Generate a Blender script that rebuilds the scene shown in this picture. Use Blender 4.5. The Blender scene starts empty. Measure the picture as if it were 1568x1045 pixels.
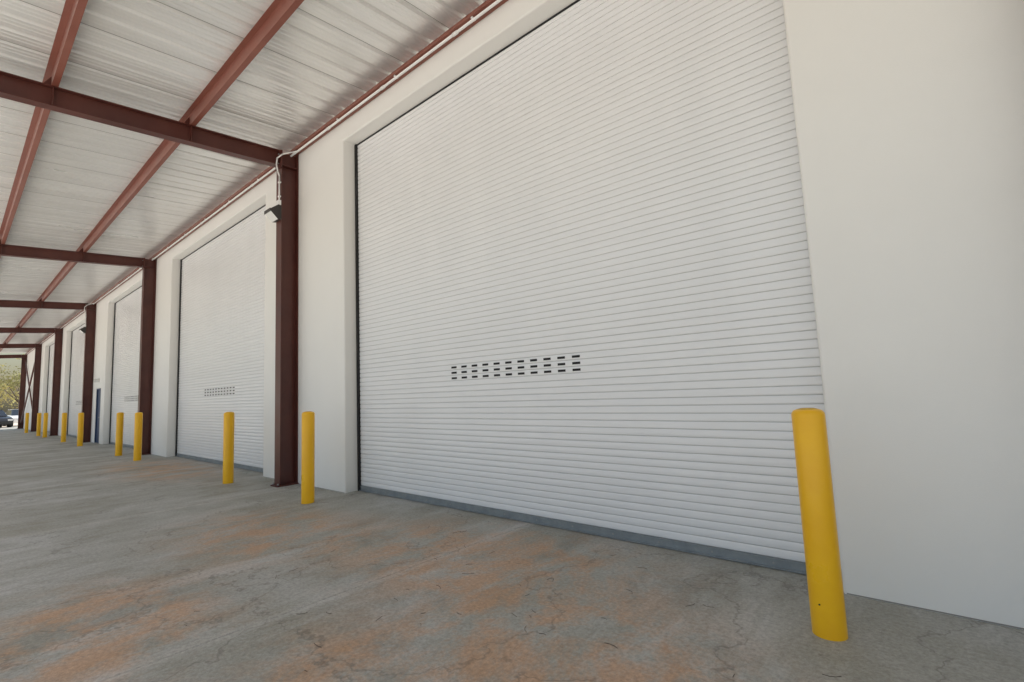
import bpy, bmesh, math, random
from mathutils import Vector, Matrix
random.seed(7)
scene = bpy.context.scene
H = 1.4            # camera height
WY = 3.89          # wall face
DY = 4.12          # door plane
XL, XR = -54.0, 9.7

# ------------------------------------------------------------------ materials
def new_mat(name, col=(0.5,0.5,0.5), rough=0.5, metal=0.0):
    m = bpy.data.materials.new(name); m.use_nodes = True
    b = m.node_tree.nodes['Principled BSDF']
    b.inputs['Base Color'].default_value = (*col, 1)
    b.inputs['Roughness'].default_value = rough
    b.inputs['Metallic'].default_value = metal
    return m
class NT:
    def __init__(s, m): s.m=m; s.t=m.node_tree; s.b=s.t.nodes['Principled BSDF']
    def n(s, typ, **k):
        nd=s.t.nodes.new(typ)
        for a,v in k.items(): setattr(nd,a,v)
        return nd
    def l(s,a,b): s.t.links.new(a,b)
    def coord(s, scale=(1,1,1), loc=(0,0,0)):
        tc=s.n('ShaderNodeTexCoord'); mp=s.n('ShaderNodeMapping')
        mp.inputs['Scale'].default_value=scale; mp.inputs['Location'].default_value=loc
        s.l(tc.outputs['Object'],mp.inputs['Vector']); return mp.outputs['Vector']
    def noise(s, vec, scale, detail=4, rough=0.55, dist=0.0):
        nd=s.n('ShaderNodeTexNoise'); nd.inputs['Scale'].default_value=scale
        nd.inputs['Detail'].default_value=detail; nd.inputs['Roughness'].default_value=rough
        nd.inputs['Distortion'].default_value=dist
        s.l(vec,nd.inputs['Vector']); return nd.outputs['Fac']
    def ramp(s, fac, a, b, ca=(0,0,0,1), cb=(1,1,1,1)):
        r=s.n('ShaderNodeValToRGB'); r.color_ramp.elements[0].position=a; r.color_ramp.elements[1].position=b
        r.color_ramp.elements[0].color=ca; r.color_ramp.elements[1].color=cb
        s.l(fac,r.inputs['Fac']); return r.outputs['Color']
    def mix(s, fac, a, b, blend='MIX'):
        x=s.n('ShaderNodeMix',data_type='RGBA',blend_type=blend)
        if isinstance(fac,(int,float)): x.inputs['Factor'].default_value=fac
        else: s.l(fac,x.inputs['Factor'])
        for i,v in ((6,a),(7,b)):
            if isinstance(v,tuple): x.inputs[i].default_value=(*v[:3],1)
            else: s.l(v,x.inputs[i])
        return x.outputs[2]
    def math(s, op, a, b=0.0):
        x=s.n('ShaderNodeMath',operation=op)
        for i,v in ((0,a),(1,b)):
            if isinstance(v,(int,float)): x.inputs[i].default_value=v
            else: s.l(v,x.inputs[i])
        return x.outputs[0]
    def bump(s, h, strength=0.2, dist=0.01):
        b=s.n('ShaderNodeBump'); b.inputs['Strength'].default_value=strength; b.inputs['Distance'].default_value=dist
        s.l(h,b.inputs['Height']); s.l(b.outputs['Normal'],s.b.inputs['Normal'])
    def rough(s, fac, lo, hi):
        mr=s.n('ShaderNodeMapRange'); mr.inputs['To Min'].default_value=lo; mr.inputs['To Max'].default_value=hi
        s.l(fac,mr.inputs['Value']); s.l(mr.outputs[0],s.b.inputs['Roughness'])

def varied(name, col, col2, rough, metal=0, nscale=3, bump=0.0, bscale=60, stretch=(1,1,1), lo=.35, hi=.7):
    m=new_mat(name,col,rough,metal); t=NT(m)
    v=t.coord(stretch); f=t.ramp(t.noise(v,nscale,5,.6),lo,hi)
    t.l(t.mix(f,col,col2),t.b.inputs['Base Color'])
    t.rough(f,rough*.85,min(1,rough*1.2))
    if bump: t.bump(t.noise(t.coord(),bscale,3),bump,0.004)
    return m

M={}
M['wall']=varied('stucco_wall_paint',(0.89,0.875,0.835),(0.865,0.85,0.81),0.72,0,0.7,0.25,220)
M['red']=varied('red_oxide_primer',(0.085,0.022,0.016),(0.12,0.036,0.026),0.40,0,2.2,0.15,40)
M['purlin']=varied('red_oxide_purlin',(0.22,0.07,0.048),(0.27,0.10,0.07),0.42,0,2.0,0.1,40)
M['yellow']=varied('yellow_safety_paint',(0.98,0.545,0.010),(0.93,0.48,0.008),0.32,0,4,0.25,30)
M['cap']=varied('bollard_cap_paint',(0.82,0.50,0.05),(0.45,0.26,0.06),0.7,0,22,0.4,60)
M['bar']=varied('galvanised_bottom_bar',(0.32,0.35,0.37),(0.24,0.27,0.29),0.42,0.3,9)
M['black']=new_mat('black_seal',(0.012,0.012,0.013),0.7)
M['slot']=new_mat('vent_slot_dark',(0.015,0.015,0.016),0.8)
M['groove']=new_mat('slat_joint_shade_dirt',(0.56,0.555,0.55),0.6)  # darker tone paints the shadow and dirt between interlocked slats
M['lap']=new_mat('deck_lap_shadow',(0.30,0.29,0.27),0.5)  # grey stands in for the shadow line at sheet laps
M['bolt']=new_mat('zinc_bolt',(0.4,0.4,0.4),0.4,0.9)
M['conduit']=new_mat('emt_conduit',(0.88,0.87,0.85),0.35,0.0)
M['bronze']=new_mat('dark_bronze_housing',(0.045,0.042,0.04),0.4,0.2)
M['glass']=new_mat('lamp_lens',(0.80,0.80,0.78),0.15)
M['blue']=new_mat('blue_door_paint',(0.03,0.06,0.14),0.4)
M['joint']=new_mat('joint_dirt',(0.10,0.08,0.06),0.95)
M['seal']=new_mat('base_sealant_grey',(0.34,0.32,0.29),0.8)

m=new_mat('painted_slat_steel',(0.80,0.80,0.79),0.36,0.0); t=NT(m)
v=t.coord((1,1,0.25)); f=t.noise(v,1.3,4,.6)
t.l(t.mix(t.ramp(f,.35,.7),(0.872,0.873,0.878),(0.835,0.838,0.845)),t.b.inputs['Base Color'])
t.rough(t.noise(t.coord((1,1,15)),1.2,3),0.16,0.30)
t.bump(t.noise(t.coord((0.5,1,15)),1.0,2),0.22,0.02)
M['slat']=m
m=new_mat('galvalume_deck',(0.80,0.79,0.76),0.34,0.42); t=NT(m)
f=t.noise(t.coord((3.3,0.25,1)),1.0,4,.6)
t.l(t.mix(t.ramp(f,.3,.75),(0.94,0.935,0.915),(0.82,0.81,0.785)),t.b.inputs['Base Color'])
t.rough(t.noise(t.coord((2,.3,1)),1,2),0.25,0.33)
M['deck']=m
# concrete
m=new_mat('broomed_concrete',(0.3,0.28,0.25),0.8); t=NT(m)
base=t.mix(t.ramp(t.noise(t.coord(),0.8,9,.68,.3),.36,.66),(0.31,0.30,0.245),(0.46,0.455,0.42))
streak=t.ramp(t.noise(t.coord((1.3,0.30,1)),1.0,9,.72,.4),.50,.66)
base=t.mix(t.math('MULTIPLY',streak,0.55),base,(0.62,0.62,0.60))
dark=t.ramp(t.noise(t.coord((1.0,0.6,1),(7,3,0)),1.3,10,.75,.3),.50,.64)
base=t.mix(t.math('MULTIPLY',dark,0.52),base,(0.22,0.20,0.15))
def blob(cx,cy,rx,ry):
    v=t.coord((1/rx,1/ry,1),(-cx/rx,-cy/ry,0))
    g=t.n('ShaderNodeTexGradient',gradient_type='QUADRATIC_SPHERE'); t.l(v,g.inputs['Vector']); return g.outputs['Fac']
bl=blob(-3.1,3.0,2.6,1.5)
for a in ((-1.5,2.1,1.6,1.2),(-4.2,0.7,1.6,1.1),(-13,3.1,4.0,1.4),(-5.6,2.3,2.0,1.3),(-2.1,1.4,1.5,1.0)):
    bl=t.math('ADD',bl,blob(*a))
st=t.ramp(t.noise(t.coord((1.0,0.7,1),(3,9,0)),2.0,12,.78,.25),.43,.57)
gate=t.math('MINIMUM',t.math('MULTIPLY',bl,2.6),1.0)
base=t.mix(t.math('MULTIPLY',t.math('MULTIPLY',st,gate),0.66),base,(0.58,0.315,0.155))
spots=t.ramp(t.noise(t.coord(),1.1,11,.85,.1),.60,.70)
base=t.mix(t.math('MULTIPLY',spots,0.28),base,(0.50,0.33,0.20))
tc=t.n('ShaderNodeTexCoord'); sx=t.n('ShaderNodeSeparateXYZ'); t.l(tc.outputs['Object'],sx.inputs[0])
xx=t.math('ADD',sx.outputs['X'],3.4+4.52*30+2.26)
xx=t.math('ABSOLUTE',t.math('SUBTRACT',t.math('MODULO',xx,4.52),2.26))
wob=t.math('MULTIPLY',t.noise(t.coord(),5,6,.75),.2)
band=t.ramp(t.math('ADD',xx,wob),.10,.20,(1,1,1,1),(0,0,0,1))
base=t.mix(t.math('MULTIPLY',band,.42),base,(0.60,0.575,0.53))
fine=t.noise(t.coord(),38,6,.8)
grain=t.ramp(fine,.30,.72,(0.60,0.59,0.58,1),(1.30,1.30,1.30,1))
base=t.mix(1.0,base,grain,'MULTIPLY')
pits=t.ramp(t.noise(t.coord(),14,4,.6),.68,.73)
base=t.mix(t.math('MULTIPLY',pits,.5),base,(0.12,0.10,0.08))
# hairline cracks: thin iso-contours of a low-frequency noise
cr=t.math('ABSOLUTE',t.math('SUBTRACT',t.noise(t.coord((1,1,1),(11,5,0)),.45,7,.55),.5))
cr=t.ramp(cr,.0006,.0022,(1,1,1,1),(0,0,0,1))
base=t.mix(t.math('MULTIPLY',cr,.45),base,(0.10,0.085,0.065))
t.l(base,t.b.inputs['Base Color'])
t.rough(fine,.45,.78)
br=t.noise(t.coord((90,2,1)),1.0,3,.6)
t.bump(t.math('ADD',t.math('MULTIPLY',br,.5),t.noise(t.coord(),40,6,.7)),0.6,0.008)
M['conc']=m
M['yard']=varied('sun_bleached_concrete',(0.70,0.665,0.60),(0.65,0.615,0.55),0.85,0,0.4,0.3,30)
M['ground']=varied('sandy_gravel_ground',(0.58,0.51,0.42),(0.62,0.555,0.47),0.95,0,0.15,0.4,8)
M['bark']=varied('bark',(0.12,0.09,0.07),(0.07,0.05,0.04),0.9,0,5)
M['leaf']=varied('autumn_foliage',(0.42,0.35,0.13),(0.28,0.27,0.08),0.7,0,0.6)
M['leaf2']=varied('green_foliage',(0.20,0.21,0.07),(0.26,0.24,0.09),0.7,0,0.6)
M['needle']=new_mat('dry_pine_needle',(0.06,0.035,0.022),0.8)

# ------------------------------------------------------------------ mesh helpers
def mkobj(name, bm, mats, parent=None, smooth=False):
    bmesh.ops.recalc_face_normals(bm, faces=bm.faces)
    me=bpy.data.meshes.new(name); bm.to_mesh(me); bm.free()
    for mm in (mats if isinstance(mats,list) else [mats]): me.materials.append(mm)
    if smooth:
        for p in me.polygons: p.use_smooth=True
    o=bpy.data.objects.new(name,me); scene.collection.objects.link(o)
    if parent: o.parent=parent
    return o
def empty(name, loc=(0,0,0)):
    e=bpy.data.objects.new(name,None); e.location=loc; e.empty_display_size=.2
    scene.collection.objects.link(e); return e
def box(bm,x0,x1,y0,y1,z0,z1,mi=0,slope=0.0,yref=0.0):
    vs=[bm.verts.new((x,y,z+slope*(y-yref))) for x in(x0,x1) for y in(y0,y1) for z in(z0,z1)]
    for q in ((0,1,3,2),(4,6,7,5),(0,4,5,1),(2,3,7,6),(0,2,6,4),(1,5,7,3)):
        f=bm.faces.new([vs[i] for i in q]); f.material_index=mi
    return vs
def cyl(bm,p0,p1,r,seg=12,mi=0,r2=None,smooth=True,caps=True):
    p0=Vector(p0);p1=Vector(p1);d=(p1-p0)
    q=d.to_track_quat('Z','Y'); r2=r if r2 is None else r2
    a=[];b=[]
    for i in range(seg):
        c=Vector((math.cos(2*math.pi*i/seg),math.sin(2*math.pi*i/seg),0))
        a.append(bm.verts.new(p0+q@(c*r))); b.append(bm.verts.new(p1+q@(c*r2)))
    for i in range(seg):
        f=bm.faces.new((a[i],a[(i+1)%seg],b[(i+1)%seg],b[i])); f.smooth=smooth; f.material_index=mi
    if caps:
        for l in (a[::-1],b):
            f=bm.faces.new(l); f.material_index=mi
def tube(bm,pts,r,seg=10,mi=0):
    for i in range(len(pts)-1): cyl(bm,pts[i],pts[i+1],r,seg,mi)
def bevel(o,w=.004,seg=2,ang=35):
    md=o.modifiers.new('bevel','BEVEL'); md.width=w; md.segments=seg; md.limit_method='ANGLE'; md.angle_limit=math.radians(ang)

# ------------------------------------------------------------------ building
SL=0.055
def zc(y): return 5.70-SL*(3.7-y)      # top of canopy beams
bld=empty('warehouse_building')
DT=5.41
opens=[(-6.73,-0.62,DT),(-15.72,-9.61,DT),(-24.0,-17.9,DT),(-25.62,-24.66,2.13),(-34.1,-28.0,DT),(-42.7,-36.6,DT)]
opens.sort()
bm=bmesh.new(); WT=6.0
xs=sorted(set([XL,XR]+[o[0] for o in opens]+[o[1] for o in opens]))
zs=[-0.02,2.13,DT,WT]
def quad(c,mi=0):
    f=bm.faces.new([bm.verts.new(p) for p in c]); f.material_index=mi
for i in range(len(xs)-1):
    a,b=xs[i],xs[i+1]
    op=[o for o in opens if o[0]<=a+1e-6 and o[1]>=b-1e-6]
    for j in range(3):
        z0,z1=zs[j],zs[j+1]
        if op and z1<=op[0][2]+1e-6: continue
        quad([(a,WY,z0),(b,WY,z0),(b,WY,z1),(a,WY,z1)])
for a,b,h in opens:
    yb=WY+.36
    lv=[z for z in zs if z<=h+1e-6]
    for k in range(len(lv)-1):
        quad([(a,WY,lv[k]),(a,yb,lv[k]),(a,yb,lv[k+1]),(a,WY,lv[k+1])])
        quad([(b,WY,lv[k]),(b,yb,lv[k]),(b,yb,lv[k+1]),(b,WY,lv[k+1])])
    quad([(a,WY,h),(b,WY,h),(b,yb,h),(a,yb,h)])
quad([(XL,WY,-.02),(XL,30,-.02),(XL,30,WT),(XL,WY,WT)])
quad([(XR,WY,-.02),(XR,30,-.02),(XR,30,WT),(XR,WY,WT)])
quad([(XL,30,-.02),(XR,30,-.02),(XR,30,WT),(XL,30,WT)])
quad([(XL,WY,WT),(XR,WY,WT),(XR,30,WT),(XL,30,WT)])
bmesh.ops.remove_doubles(bm,verts=bm.verts,dist=.0005)
w=mkobj('walls',bm,M['wall'],bld); bevel(w,.022,3,50)

P=.0667
def rollup(a,b,idx):
    bm=bmesh.new()
    prof=[]; z=.075
    while z<DT+.05:
        for dz,dy in ((0.0,.008),(.004,.008),(.005,.0018),(.013,-.0010),(.033,-.0022),(.054,-.0012),(.0615,.0006),(.0658,.004)):
            prof.append((z+dz,DY+dy))
        z+=P
    n=len(prof); L=[bm.verts.new((a+.045,y,z)) for z,y in prof]; R=[bm.verts.new((b-.02,y,z)) for z,y in prof]
    for i in range(n-1):
        f=bm.faces.new((L[i],R[i],R[i+1],L[i+1]))
        if i%8 in (0,7): f.material_index=1  # groove faces take the painted shade and dirt tone
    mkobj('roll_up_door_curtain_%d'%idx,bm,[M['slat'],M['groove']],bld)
    bm=bmesh.new()
    box(bm,a+.002,a+.05,DY-.03,DY+.06,0.0,DT-.002,0)
    box(bm,b-.026,b-.002,DY-.012,DY+.06,0.0,DT-.002,0)
    box(bm,a+.052,b-.028,DY-.012,DY+.02,DT-.022,DT-.002,0)
    box(bm,a+.052,b-.028,DY-.035,DY+.02,.006,.014,1)
    box(bm,a+.052,b-.028,DY-.010,DY+.02,.0145,.066,1)
    box(bm,a+.052,b-.028,DY-.016,DY+.02,.0665,.074,1)
    x=a+.25
    while x<b-.1:
        cyl(bm,(x,DY-.011,.04),(x,DY-.017,.04),.007,8,2); x+=.45
    mkobj('roll_up_door_guides_%d'%idx,bm,[M['black'],M['bar'],M['bolt']],bld)
    bm=bmesh.new(); c=(a+b)/2+.03
    k0=round((1.63-.075-.033)/P)
    for r in (-1,0,1):
        zz=.075+(k0+r)*P+.033
        for i in range(11):
            x=c+(i-5)*.181
            box(bm,x-.047,x+.047,DY-.0045,DY-.0012,zz-.012,zz+.012)
    mkobj('roll_up_door_vents_%d'%idx,bm,M['slot'],bld)
i=1
for a,b,h in reversed(opens):
    if h>3: rollup(a,b,i); i+=1
bm=bmesh.new(); a,b=-25.62,-24.66
box(bm,a+.003,a+.05,WY+.02,WY+.14,0,2.127); box(bm,b-.05,b-.003,WY+.02,WY+.14,0,2.127); box(bm,a+.05,b-.05,WY+.02,WY+.14,2.08,2.127)
box(bm,a+.053,b-.053,WY+.06,WY+.105,.01,2.077); cyl(bm,(b-.13,WY+.058,1.0),(b-.13,WY,1.0),.012,8,1); box(bm,b-.24,b-.12,WY-.012,WY+.006,.99,1.01,1)
mkobj('personnel_door',bm,[M['blue'],M['bolt']],bld)
bm=bmesh.new(); box(bm,-25.3,-25.0,WY-.14,WY-.002,2.38,2.52); mkobj('door_light',bm,M['glass'],bld)
bm=bmesh.new()
xs2=[XL]+[v for o in opens for v in (o[0],o[1])]+[XR]
for k in range(0,len(xs2),2):
    box(bm,xs2[k]+.02,xs2[k+1]-.02,WY-.004,WY+.01,0.0,.006)
mkobj('base_sealant',bm,M['seal'],bld)

# ------------------------------------------------------------------ canopy
can=empty('steel_canopy')
YE=-1.6
frames=[0.72+9.03*k for k in range(1,-7,-1)]
for k,x in enumerate(frames):
    if x>XR: x=XR-.15
    bm=bmesh.new()
    fw,ft,wt=.20,.014,.010
    y0,y1=WY-.30,WY-.004
    zt=zc(y0)
    box(bm,x-fw/2,x+fw/2,y0,y0+ft,.0205,zt)
    box(bm,x-fw/2,x+fw/2,y1-ft,y1,.0205,zc(y1))
    box(bm,x-wt/2,x+wt/2,y0+ft,y1-ft,.0205,zc(y0)-.002)
    box(bm,x-fw/2-.03,x+fw/2+.03,y0-.05,y1,.002,.02)
    box(bm,x-fw/2,x-wt/2,y0+ft,y1-ft,5.43,5.443); box(bm,x+wt/2,x+fw/2,y0+ft,y1-ft,5.43,5.443)
    for sx_ in(-1,1):
        cyl(bm,(x+sx_*.09,y0-.025,.02),(x+sx_*.09,y0-.025,.05),.014,6,1)
    mkobj('column_%d'%k,bm,[M['red'],M['bolt']],can)
    bm=bmesh.new(); d=.27; bw=.15
    yb=y0-.002
    def sb(x0,x1,ya,yb_,z0,z1,mi=0): box(bm,x0,x1,ya,yb_,z0,z1,mi,SL,3.7)
    sb(x-bw/2,x+bw/2,YE,yb-.016,5.70-.012,5.70)
    sb(x-bw/2,x+bw/2,YE,yb-.016,5.70-d,5.70-d+.012)
    sb(x-.004,x+.004,YE,yb-.016,5.70-d+.012,5.70-.012)
    box(bm,x-fw/2,x+fw/2,yb-.016,yb,5.38,5.69)
    for zz in (5.45,5.62):
        for s_ in (-1,1): cyl(bm,(x+s_*.055,yb-.017,zz),(x+s_*.055,yb-.04,zz),.013,6,1)
    for yy in (2.25,.7,-.85):
        sb(x+.0045,x+bw/2-.004,yy-.004,yy+.004,5.70-d+.013,5.70-.013)
    mkobj('beam_%d'%k,bm,[M['red'],M['bolt']],can)
    bm=bmesh.new()
    for yy in (2.23,.68,-.87):
        vs=[bm.verts.new(p) for p in ((x,yy-.09,zc(yy)+.002),(x,yy,zc(yy)+.002),(x,yy,zc(yy)+.15))]
        vs2=[bm.verts.new(v.co+Vector((.008,0,0))) for v in vs]
        bm.faces.new(vs);bm.faces.new(vs2)
        for q in range(3): bm.faces.new((vs[q],vs[(q+1)%3],vs2[(q+1)%3],vs2[q]))
    mkobj('purlin_clips_%d'%k,bm,M['red'],can)
CX0,CX1=-53.9,XR+.3
PD=.19
bm=bmesh.new()
for yy in (2.23,.68,-.87,YE+.05):
    z=zc(yy)
    box(bm,CX0,CX1,yy,yy+.0035,z+.003,z+PD)
    box(bm,CX0,CX1,yy+.0035,yy+.065,z+.003,z+.0065)
    box(bm,CX0,CX1,yy+.0615,yy+.065,z+.0065,z+.02)
    box(bm,CX0,CX1,yy-.06,yy,z+PD-.0035,z+PD)
mkobj('purlins',bm,M['purlin'],can)
bm=bmesh.new()
z=zc(3.8)
box(bm,CX0,CX1,WY-.012,WY-.004,z+.002,z+PD)
box(bm,CX0,CX1,WY-.135,WY-.012,z+.002,z+.008)
box(bm,CX0,CX1,WY-.135,WY-.130,z+.008,z+.03)
mkobj('eave_strut',bm,M['purlin'],can)
bm=bmesh.new()
prof=[];laps=[];x=CX0;kk=0
while x<CX1:
    for dx,dz in ((0,0),(.070,0),(.082,.008),(.100,.008),(.112,0),(.145,0),(.157,.008),(.172,.008),(.184,0),(.222,0),(.240,.038),(.278,.038),(.296,0)):
        prof.append((x+dx,dz))
    if kk%3==0: laps.append(x+.299)
    x+=.305; kk+=1
def zd(y): return zc(y)+PD+.003
yA=WY+.06
A=[bm.verts.new((x,yA,zd(yA)+dz)) for x,dz in prof]; B=[bm.verts.new((x,YE-.08,zd(YE)+dz)) for x,dz in prof]
for i in range(len(prof)-1): bm.faces.new((A[i],A[i+1],B[i+1],B[i]))
mkobj('roof_deck',bm,M['deck'],can)
bm=bmesh.new()
for x in laps: box(bm,x-.003,x+.003,YE-.06,WY-.006,5.70+PD+.0008,5.70+PD+.0022,0,SL,3.7)  # thin dark strips drawn as the seam shadows under the deck
mkobj('deck_lap_shadows',bm,M['lap'],can)
bm=bmesh.new()
xa,xb=frames[-1],frames[-2]
for p,q in (((xa+.1,WY-.16,.3),(xb-.1,WY-.16,5.3)),((xa+.1,WY-.10,5.3),(xb-.1,WY-.10,.3))): cyl(bm,p,q,.045,8)
mkobj('cross_bracing',bm,M['red'],can)

# ------------------------------------------------------------------ conduit + flood lights
bm=bmesh.new(); yc=WY-.095; z=zc(3.8)-.022
tube(bm,[(-53,yc,z),(XR-.2,yc,z)],.0165)
x=-52.
while x<XR-.5:
    cyl(bm,(x-.04,yc,z),(x+.04,yc,z),.0225,10)
    box(bm,x+.30,x+.325,yc-.03,yc+.03,z+.004,z+.0225); x+=1.5
for fx in (frames[2],frames[4]):
    xx_=fx+.075; yf=WY-.30-.022
    pts=[(xx_+.20,yc,z),(xx_+.12,yc-.05,z-.01),(xx_+.04,yf+.03,z-.07),(xx_+.01,yf-.05,z-.16),(xx_,yf-.055,z-.27),(xx_-.01,yf-.03,z-.38),(xx_-.01,yf,z-.46),(xx_-.01,yf,4.74)]
    tube(bm,pts,.0125)
    for zz in (5.1,4.85): box(bm,xx_-.035,xx_+.015,yf-.016,yf+.02,zz,zz+.025)
mkobj('electrical_conduit',bm,M['conduit'])
for fx in (frames[2],frames[4]):
    bm=bmesh.new()
    pr=[(0,.17),(-.05,.18),(-.18,.08),(-.18,.04),(-.06,-.08),(0,-.07)]
    w2=.115
    a_=[bm.verts.new((-w2,y,z)) for y,z in pr]; b_=[bm.verts.new((w2,y,z)) for y,z in pr]
    for i in range(len(pr)):
        j=(i+1)%len(pr); f=bm.faces.new((a_[i],a_[j],b_[j],b_[i])); f.material_index=1 if i==3 else 0
    bm.faces.new(a_);bm.faces.new(b_)
    box(bm,.02,.10,-.045,0.0,.185,.27,2)
    box(bm,-w2-.004,w2+.004,-.19,-.182,.03,.085)
    o=mkobj('flood_light',bm,[M['bronze'],M['glass'],M['conduit']]); o.location=(fx+.0,WY-.305,4.52)

# ------------------------------------------------------------------ bollards
def bollard(x,y=3.27,h=1.22,hole=False):
    bm=bmesh.new(); seg=40; r=.084
    rings=[(r,0),(r,.3),(r,.7),(r,h-.035),(r-.003,h-.022),(r-.012,h-.010),(r-.028,h-.003),(r*.4,h+.003),(.001,h+.004)]
    prev=None
    for i,(rr,z) in enumerate(rings):
        ring=[bm.verts.new((rr*math.cos(2*math.pi*k/seg),rr*math.sin(2*math.pi*k/seg),z)) for k in range(seg)]
        if prev:
            for k in range(seg):
                f=bm.faces.new((prev[k],prev[(k+1)%seg],ring[(k+1)%seg],ring[k])); f.smooth=True
                f.material_index=1 if i>=7 else 0
        prev=ring
    if hole: cyl(bm,(-.02,-.0805,.175),(-.021,-.0845,.175),.0045,10,2)
    o=mkobj('bollard',bm,[M['yellow'],M['cap'],M['black']]); o.location=(x,y,0)
    if not hole: o.rotation_euler=(random.uniform(-.005,.005),random.uniform(-.005,.005),0)
    return o
bollard(-.60,3.245,1.225,True)
for x in (-6.61,-9.48,-15.7,-17.85,-24.1,-28.0,-34.1,-36.6,-42.8): bollard(x,3.27+random.uniform(-.01,.01))

# ------------------------------------------------------------------ slab / ground
def panels(name,yrows,mat,xj,xe,dx):
    bm=bmesh.new()
    while xj<xe:
        for y0,y1 in yrows:
            g=.0045; c=.006
            x0,x1=xj+g,xj+dx-g; a0,a1=y0+g,y1-g
            t_=[bm.verts.new(p) for p in ((x0+c,a0+c,0),(x1-c,a0+c,0),(x1-c,a1-c,0),(x0+c,a1-c,0))]
            m_=[bm.verts.new(p) for p in ((x0,a0,-c),(x1,a0,-c),(x1,a1,-c),(x0,a1,-c))]
            l_=[bm.verts.new(p) for p in ((x0,a0,-.12),(x1,a0,-.12),(x1,a1,-.12),(x0,a1,-.12))]
            bm.faces.new(t_)
            for i in range(4):
                j=(i+1)%4; bm.faces.new((t_[i],t_[j],m_[j],m_[i])); bm.faces.new((m_[i],m_[j],l_[j],l_[i]))
        xj+=dx
    mkobj(name,bm,mat)
panels('concrete_slab',[(-.8,WY),(WY,WY+.6)],M['conc'],-3.4-4.52*13,XR+2,4.52)
panels('concrete_yard',[(-24,-18.2),(-18.2,-12.4),(-12.4,-6.6),(-6.6,-.8)],M['yard'],-3.4-4.52*13,XR+12,4.52)
bm=bmesh.new(); box(bm,-61.9,XR+1.5,-23.9,WY+.5,-.05,-.012); mkobj('joint_filler',bm,M['joint'])
bm=bmesh.new()
f=bm.faces.new([bm.verts.new(p) for p in ((-500,-500,-.06),(500,-500,-.06),(500,500,-.06),(-500,500,-.06))])
mkobj('ground',bm,M['ground'])

bm=bmesh.new()
for i in range(50):
    x=random.uniform(-4.5,0.2); y=random.uniform(1.0,3.7)
    if random.random()<.5: x=random.gauss(-2.4,.9); y=random.gauss(2.3,.5)
    a=random.uniform(0,6.28); L=random.uniform(.02,.10)
    pts=[]; p=Vector((x,y,.003))
    bend=random.uniform(-.5,.5)
    for s in range(4):
        pts.append(p.copy()); p=p+Vector((math.cos(a),math.sin(a),0))*L/3; a+=bend
    tube(bm,pts,.0013,5)
mkobj('pine_needles',bm,M['needle'])

# ------------------------------------------------------------------ cars
def car(loc,rot,col,name='parked_car'):
    e=empty(name,loc); e.rotation_euler=(0,0,rot)
    paint=new_mat(name+'_paint',col,.25,.2); gl=new_mat(name+'_glass',(.02,.025,.03),.08); ty=new_mat(name+'_tyre',(.02,.02,.02),.8)
    lo=[(-2.3,.35),(-2.35,.7),(-2.2,1.0),(-1.2,1.06),(1.1,1.0),(2.1,.85),(2.3,.6),(2.25,.32)]
    hi=[(-1.95,1.03),(-1.5,1.5),(.2,1.55),(1.15,1.02)]
    for nm,pr,wl,wh,mm in (('body',lo,.9,.9,paint),('cabin',hi,.8,.62,gl)):
        bm=bmesh.new(); zmin=min(z for _,z in pr); zmax=max(z for _,z in pr)
        def ww(z): return wl+(wh-wl)*(z-zmin)/(zmax-zmin)
        a=[bm.verts.new((x,-ww(z),z)) for x,z in pr]; b=[bm.verts.new((x,ww(z),z)) for x,z in pr]
        for i in range(len(pr)):
            j=(i+1)%len(pr); bm.faces.new((a[i],a[j],b[j],b[i]))
        bm.faces.new(a);bm.faces.new(b)
        o=mkobj(nm,bm,mm,e); bevel(o,.06,3)
    bm=bmesh.new(); box(bm,-1.5,.22,-.63,.63,1.535,1.575); mkobj('roof',bm,paint,e)
    bm=bmesh.new()
    for x in(-1.45,1.4):
        for s in(-1,1):
            cyl(bm,(x,s*.72,.33),(x,s*.93,.33),.33,24,0); cyl(bm,(x,s*.93,.33),(x,s*.94,.33),.2,16,1)
    mkobj('wheels',bm,[ty,M['bolt']],e)
    bm=bmesh.new()
    for s in(-1,1): box(bm,2.18,2.29,s*.7-.15,s*.7+.15,.62,.76)
    mkobj('headlights',bm,M['glass'],e)
car((-61.5,2.5,-.06),.15,(.03,.032,.035)); car((-66.5,4.6,-.06),.1,(.78,.79,.80)); car((-68,1.0,-.06),.1,(.5,.5,.52))

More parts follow.
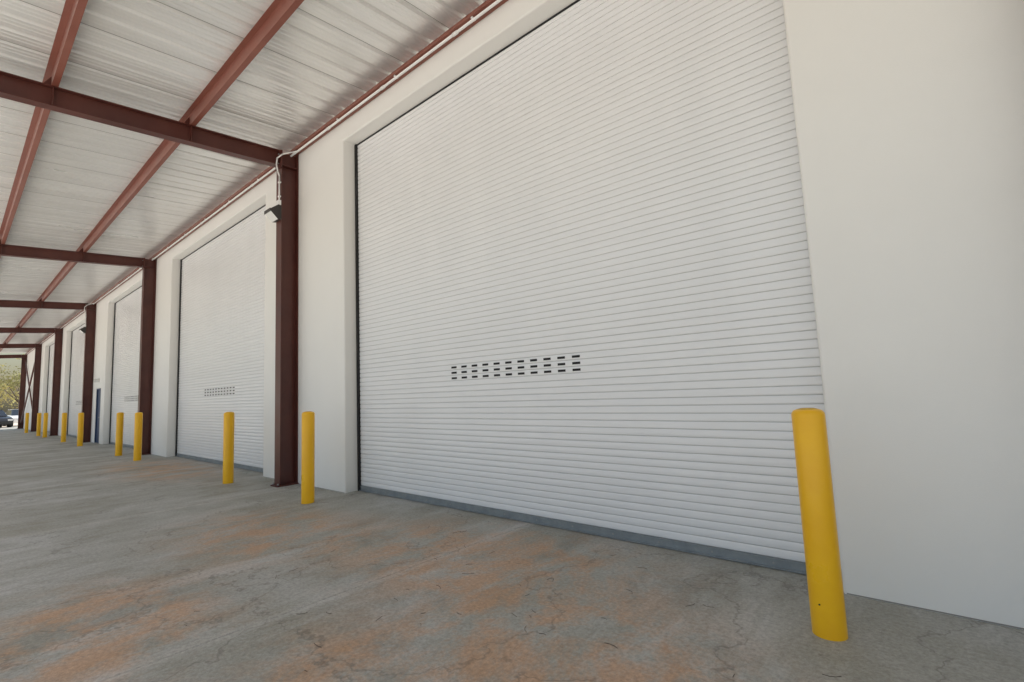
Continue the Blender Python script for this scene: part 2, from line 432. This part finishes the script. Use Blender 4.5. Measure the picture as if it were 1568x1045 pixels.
# ------------------------------------------------------------------ trees
def tree(x,y,h,leafm):
    e=empty('deciduous_tree',(x,y,-.06))
    bm=bmesh.new(); th=h*.5
    cyl(bm,(0,0,0),(0.1,0,th),.22,8,0,.1)
    tips=[]
    for i in range(9):
        a=random.uniform(0,6.28); z0=random.uniform(.35,.95)*th; L=random.uniform(.2,.38)*h
        p1=Vector((math.cos(a)*L*.7,math.sin(a)*L*.7,z0+L*.8)); cyl(bm,(0,0,z0),p1,.08,6,0,.03); tips.append(p1)
    mkobj('trunk',bm,M['bark'],e)
    bm=bmesh.new()
    tips+= [Vector((0,0,h*.8)),Vector((.4,-.6,h*.65))]
    for tp in tips:
        for c in range(5):
            cc=tp+Vector((random.gauss(0,.09*h),random.gauss(0,.09*h),random.gauss(0,.07*h)))
            R=random.uniform(.5,1.1)
            for k in range(22):
                p=cc+Vector((random.gauss(0,R*.5),random.gauss(0,R*.5),random.gauss(0,R*.4)))
                u=Vector((random.gauss(0,1),random.gauss(0,1),random.gauss(0,1))).normalized()
                v=u.orthogonal().normalized(); s=random.uniform(.08,.17)
                bm.faces.new([bm.verts.new(p+u*s),bm.verts.new(p+v*s*.6),bm.verts.new(p-u*s),bm.verts.new(p-v*s*.6)])
    mkobj('crown',bm,leafm,e)
for (x,y,h,lm) in ((-84,1.5,7,'leaf'),(-88,6.0,8,'leaf2'),(-95,3.5,8.5,'leaf'),(-92,-2,11,'leaf'),(-102,8,10,'leaf'),(-104,0,12,'leaf'),(-98,13,12,'leaf'),(-90,-9,10,'leaf')):
    tree(x,y,h,M[lm])

# ------------------------------------------------------------------ light
wd=bpy.data.worlds.new("World"); scene.world=wd; wd.use_nodes=True
nt=wd.node_tree; bg=nt.nodes['Background']; sky=nt.nodes.new('ShaderNodeTexSky')
sky.sky_type='NISHITA'; sky.sun_disc=False
EL,AZ=math.radians(72),math.radians(8)
tosun=Vector((math.sin(AZ)*math.cos(EL),-math.cos(AZ)*math.cos(EL),math.sin(EL)))
sky.sun_elevation=EL
sky.sun_rotation=math.atan2(tosun.x,tosun.y)
sky.air_density=1.6; sky.dust_density=3.0; sky.ozone_density=2.0
nt.links.new(sky.outputs[0],bg.inputs[0]); bg.inputs[1].default_value=0.15
sd=bpy.data.lights.new('sun','SUN'); sd.energy=5; sd.angle=math.radians(.5); sd.color=(1,.965,.905)
so=bpy.data.objects.new('sun',sd); scene.collection.objects.link(so)
so.rotation_euler=(-tosun).to_track_quat('-Z','Y').to_euler(); so.location=(0,-20,30)

# ------------------------------------------------------------------ camera
cd=bpy.data.cameras.new('camera'); cam=bpy.data.objects.new('camera',cd); scene.collection.objects.link(cam)
cd.sensor_width=36; cd.lens=751/1568*36; cd.clip_end=2000; cd.clip_start=.05
R=Vector((.7516,.6583,-.0408)); D=Vector((-.0964,.0480,-.9942)); F=Vector((-.6525,.7511,.0993))
mat=Matrix((R,-D,-F)).transposed()
cam.rotation_euler=mat.to_quaternion().normalized().to_euler(); cam.location=(0,0,H)
scene.camera=cam
scene.view_settings.view_transform='Standard'; scene.view_settings.look='None'; scene.view_settings.exposure=0
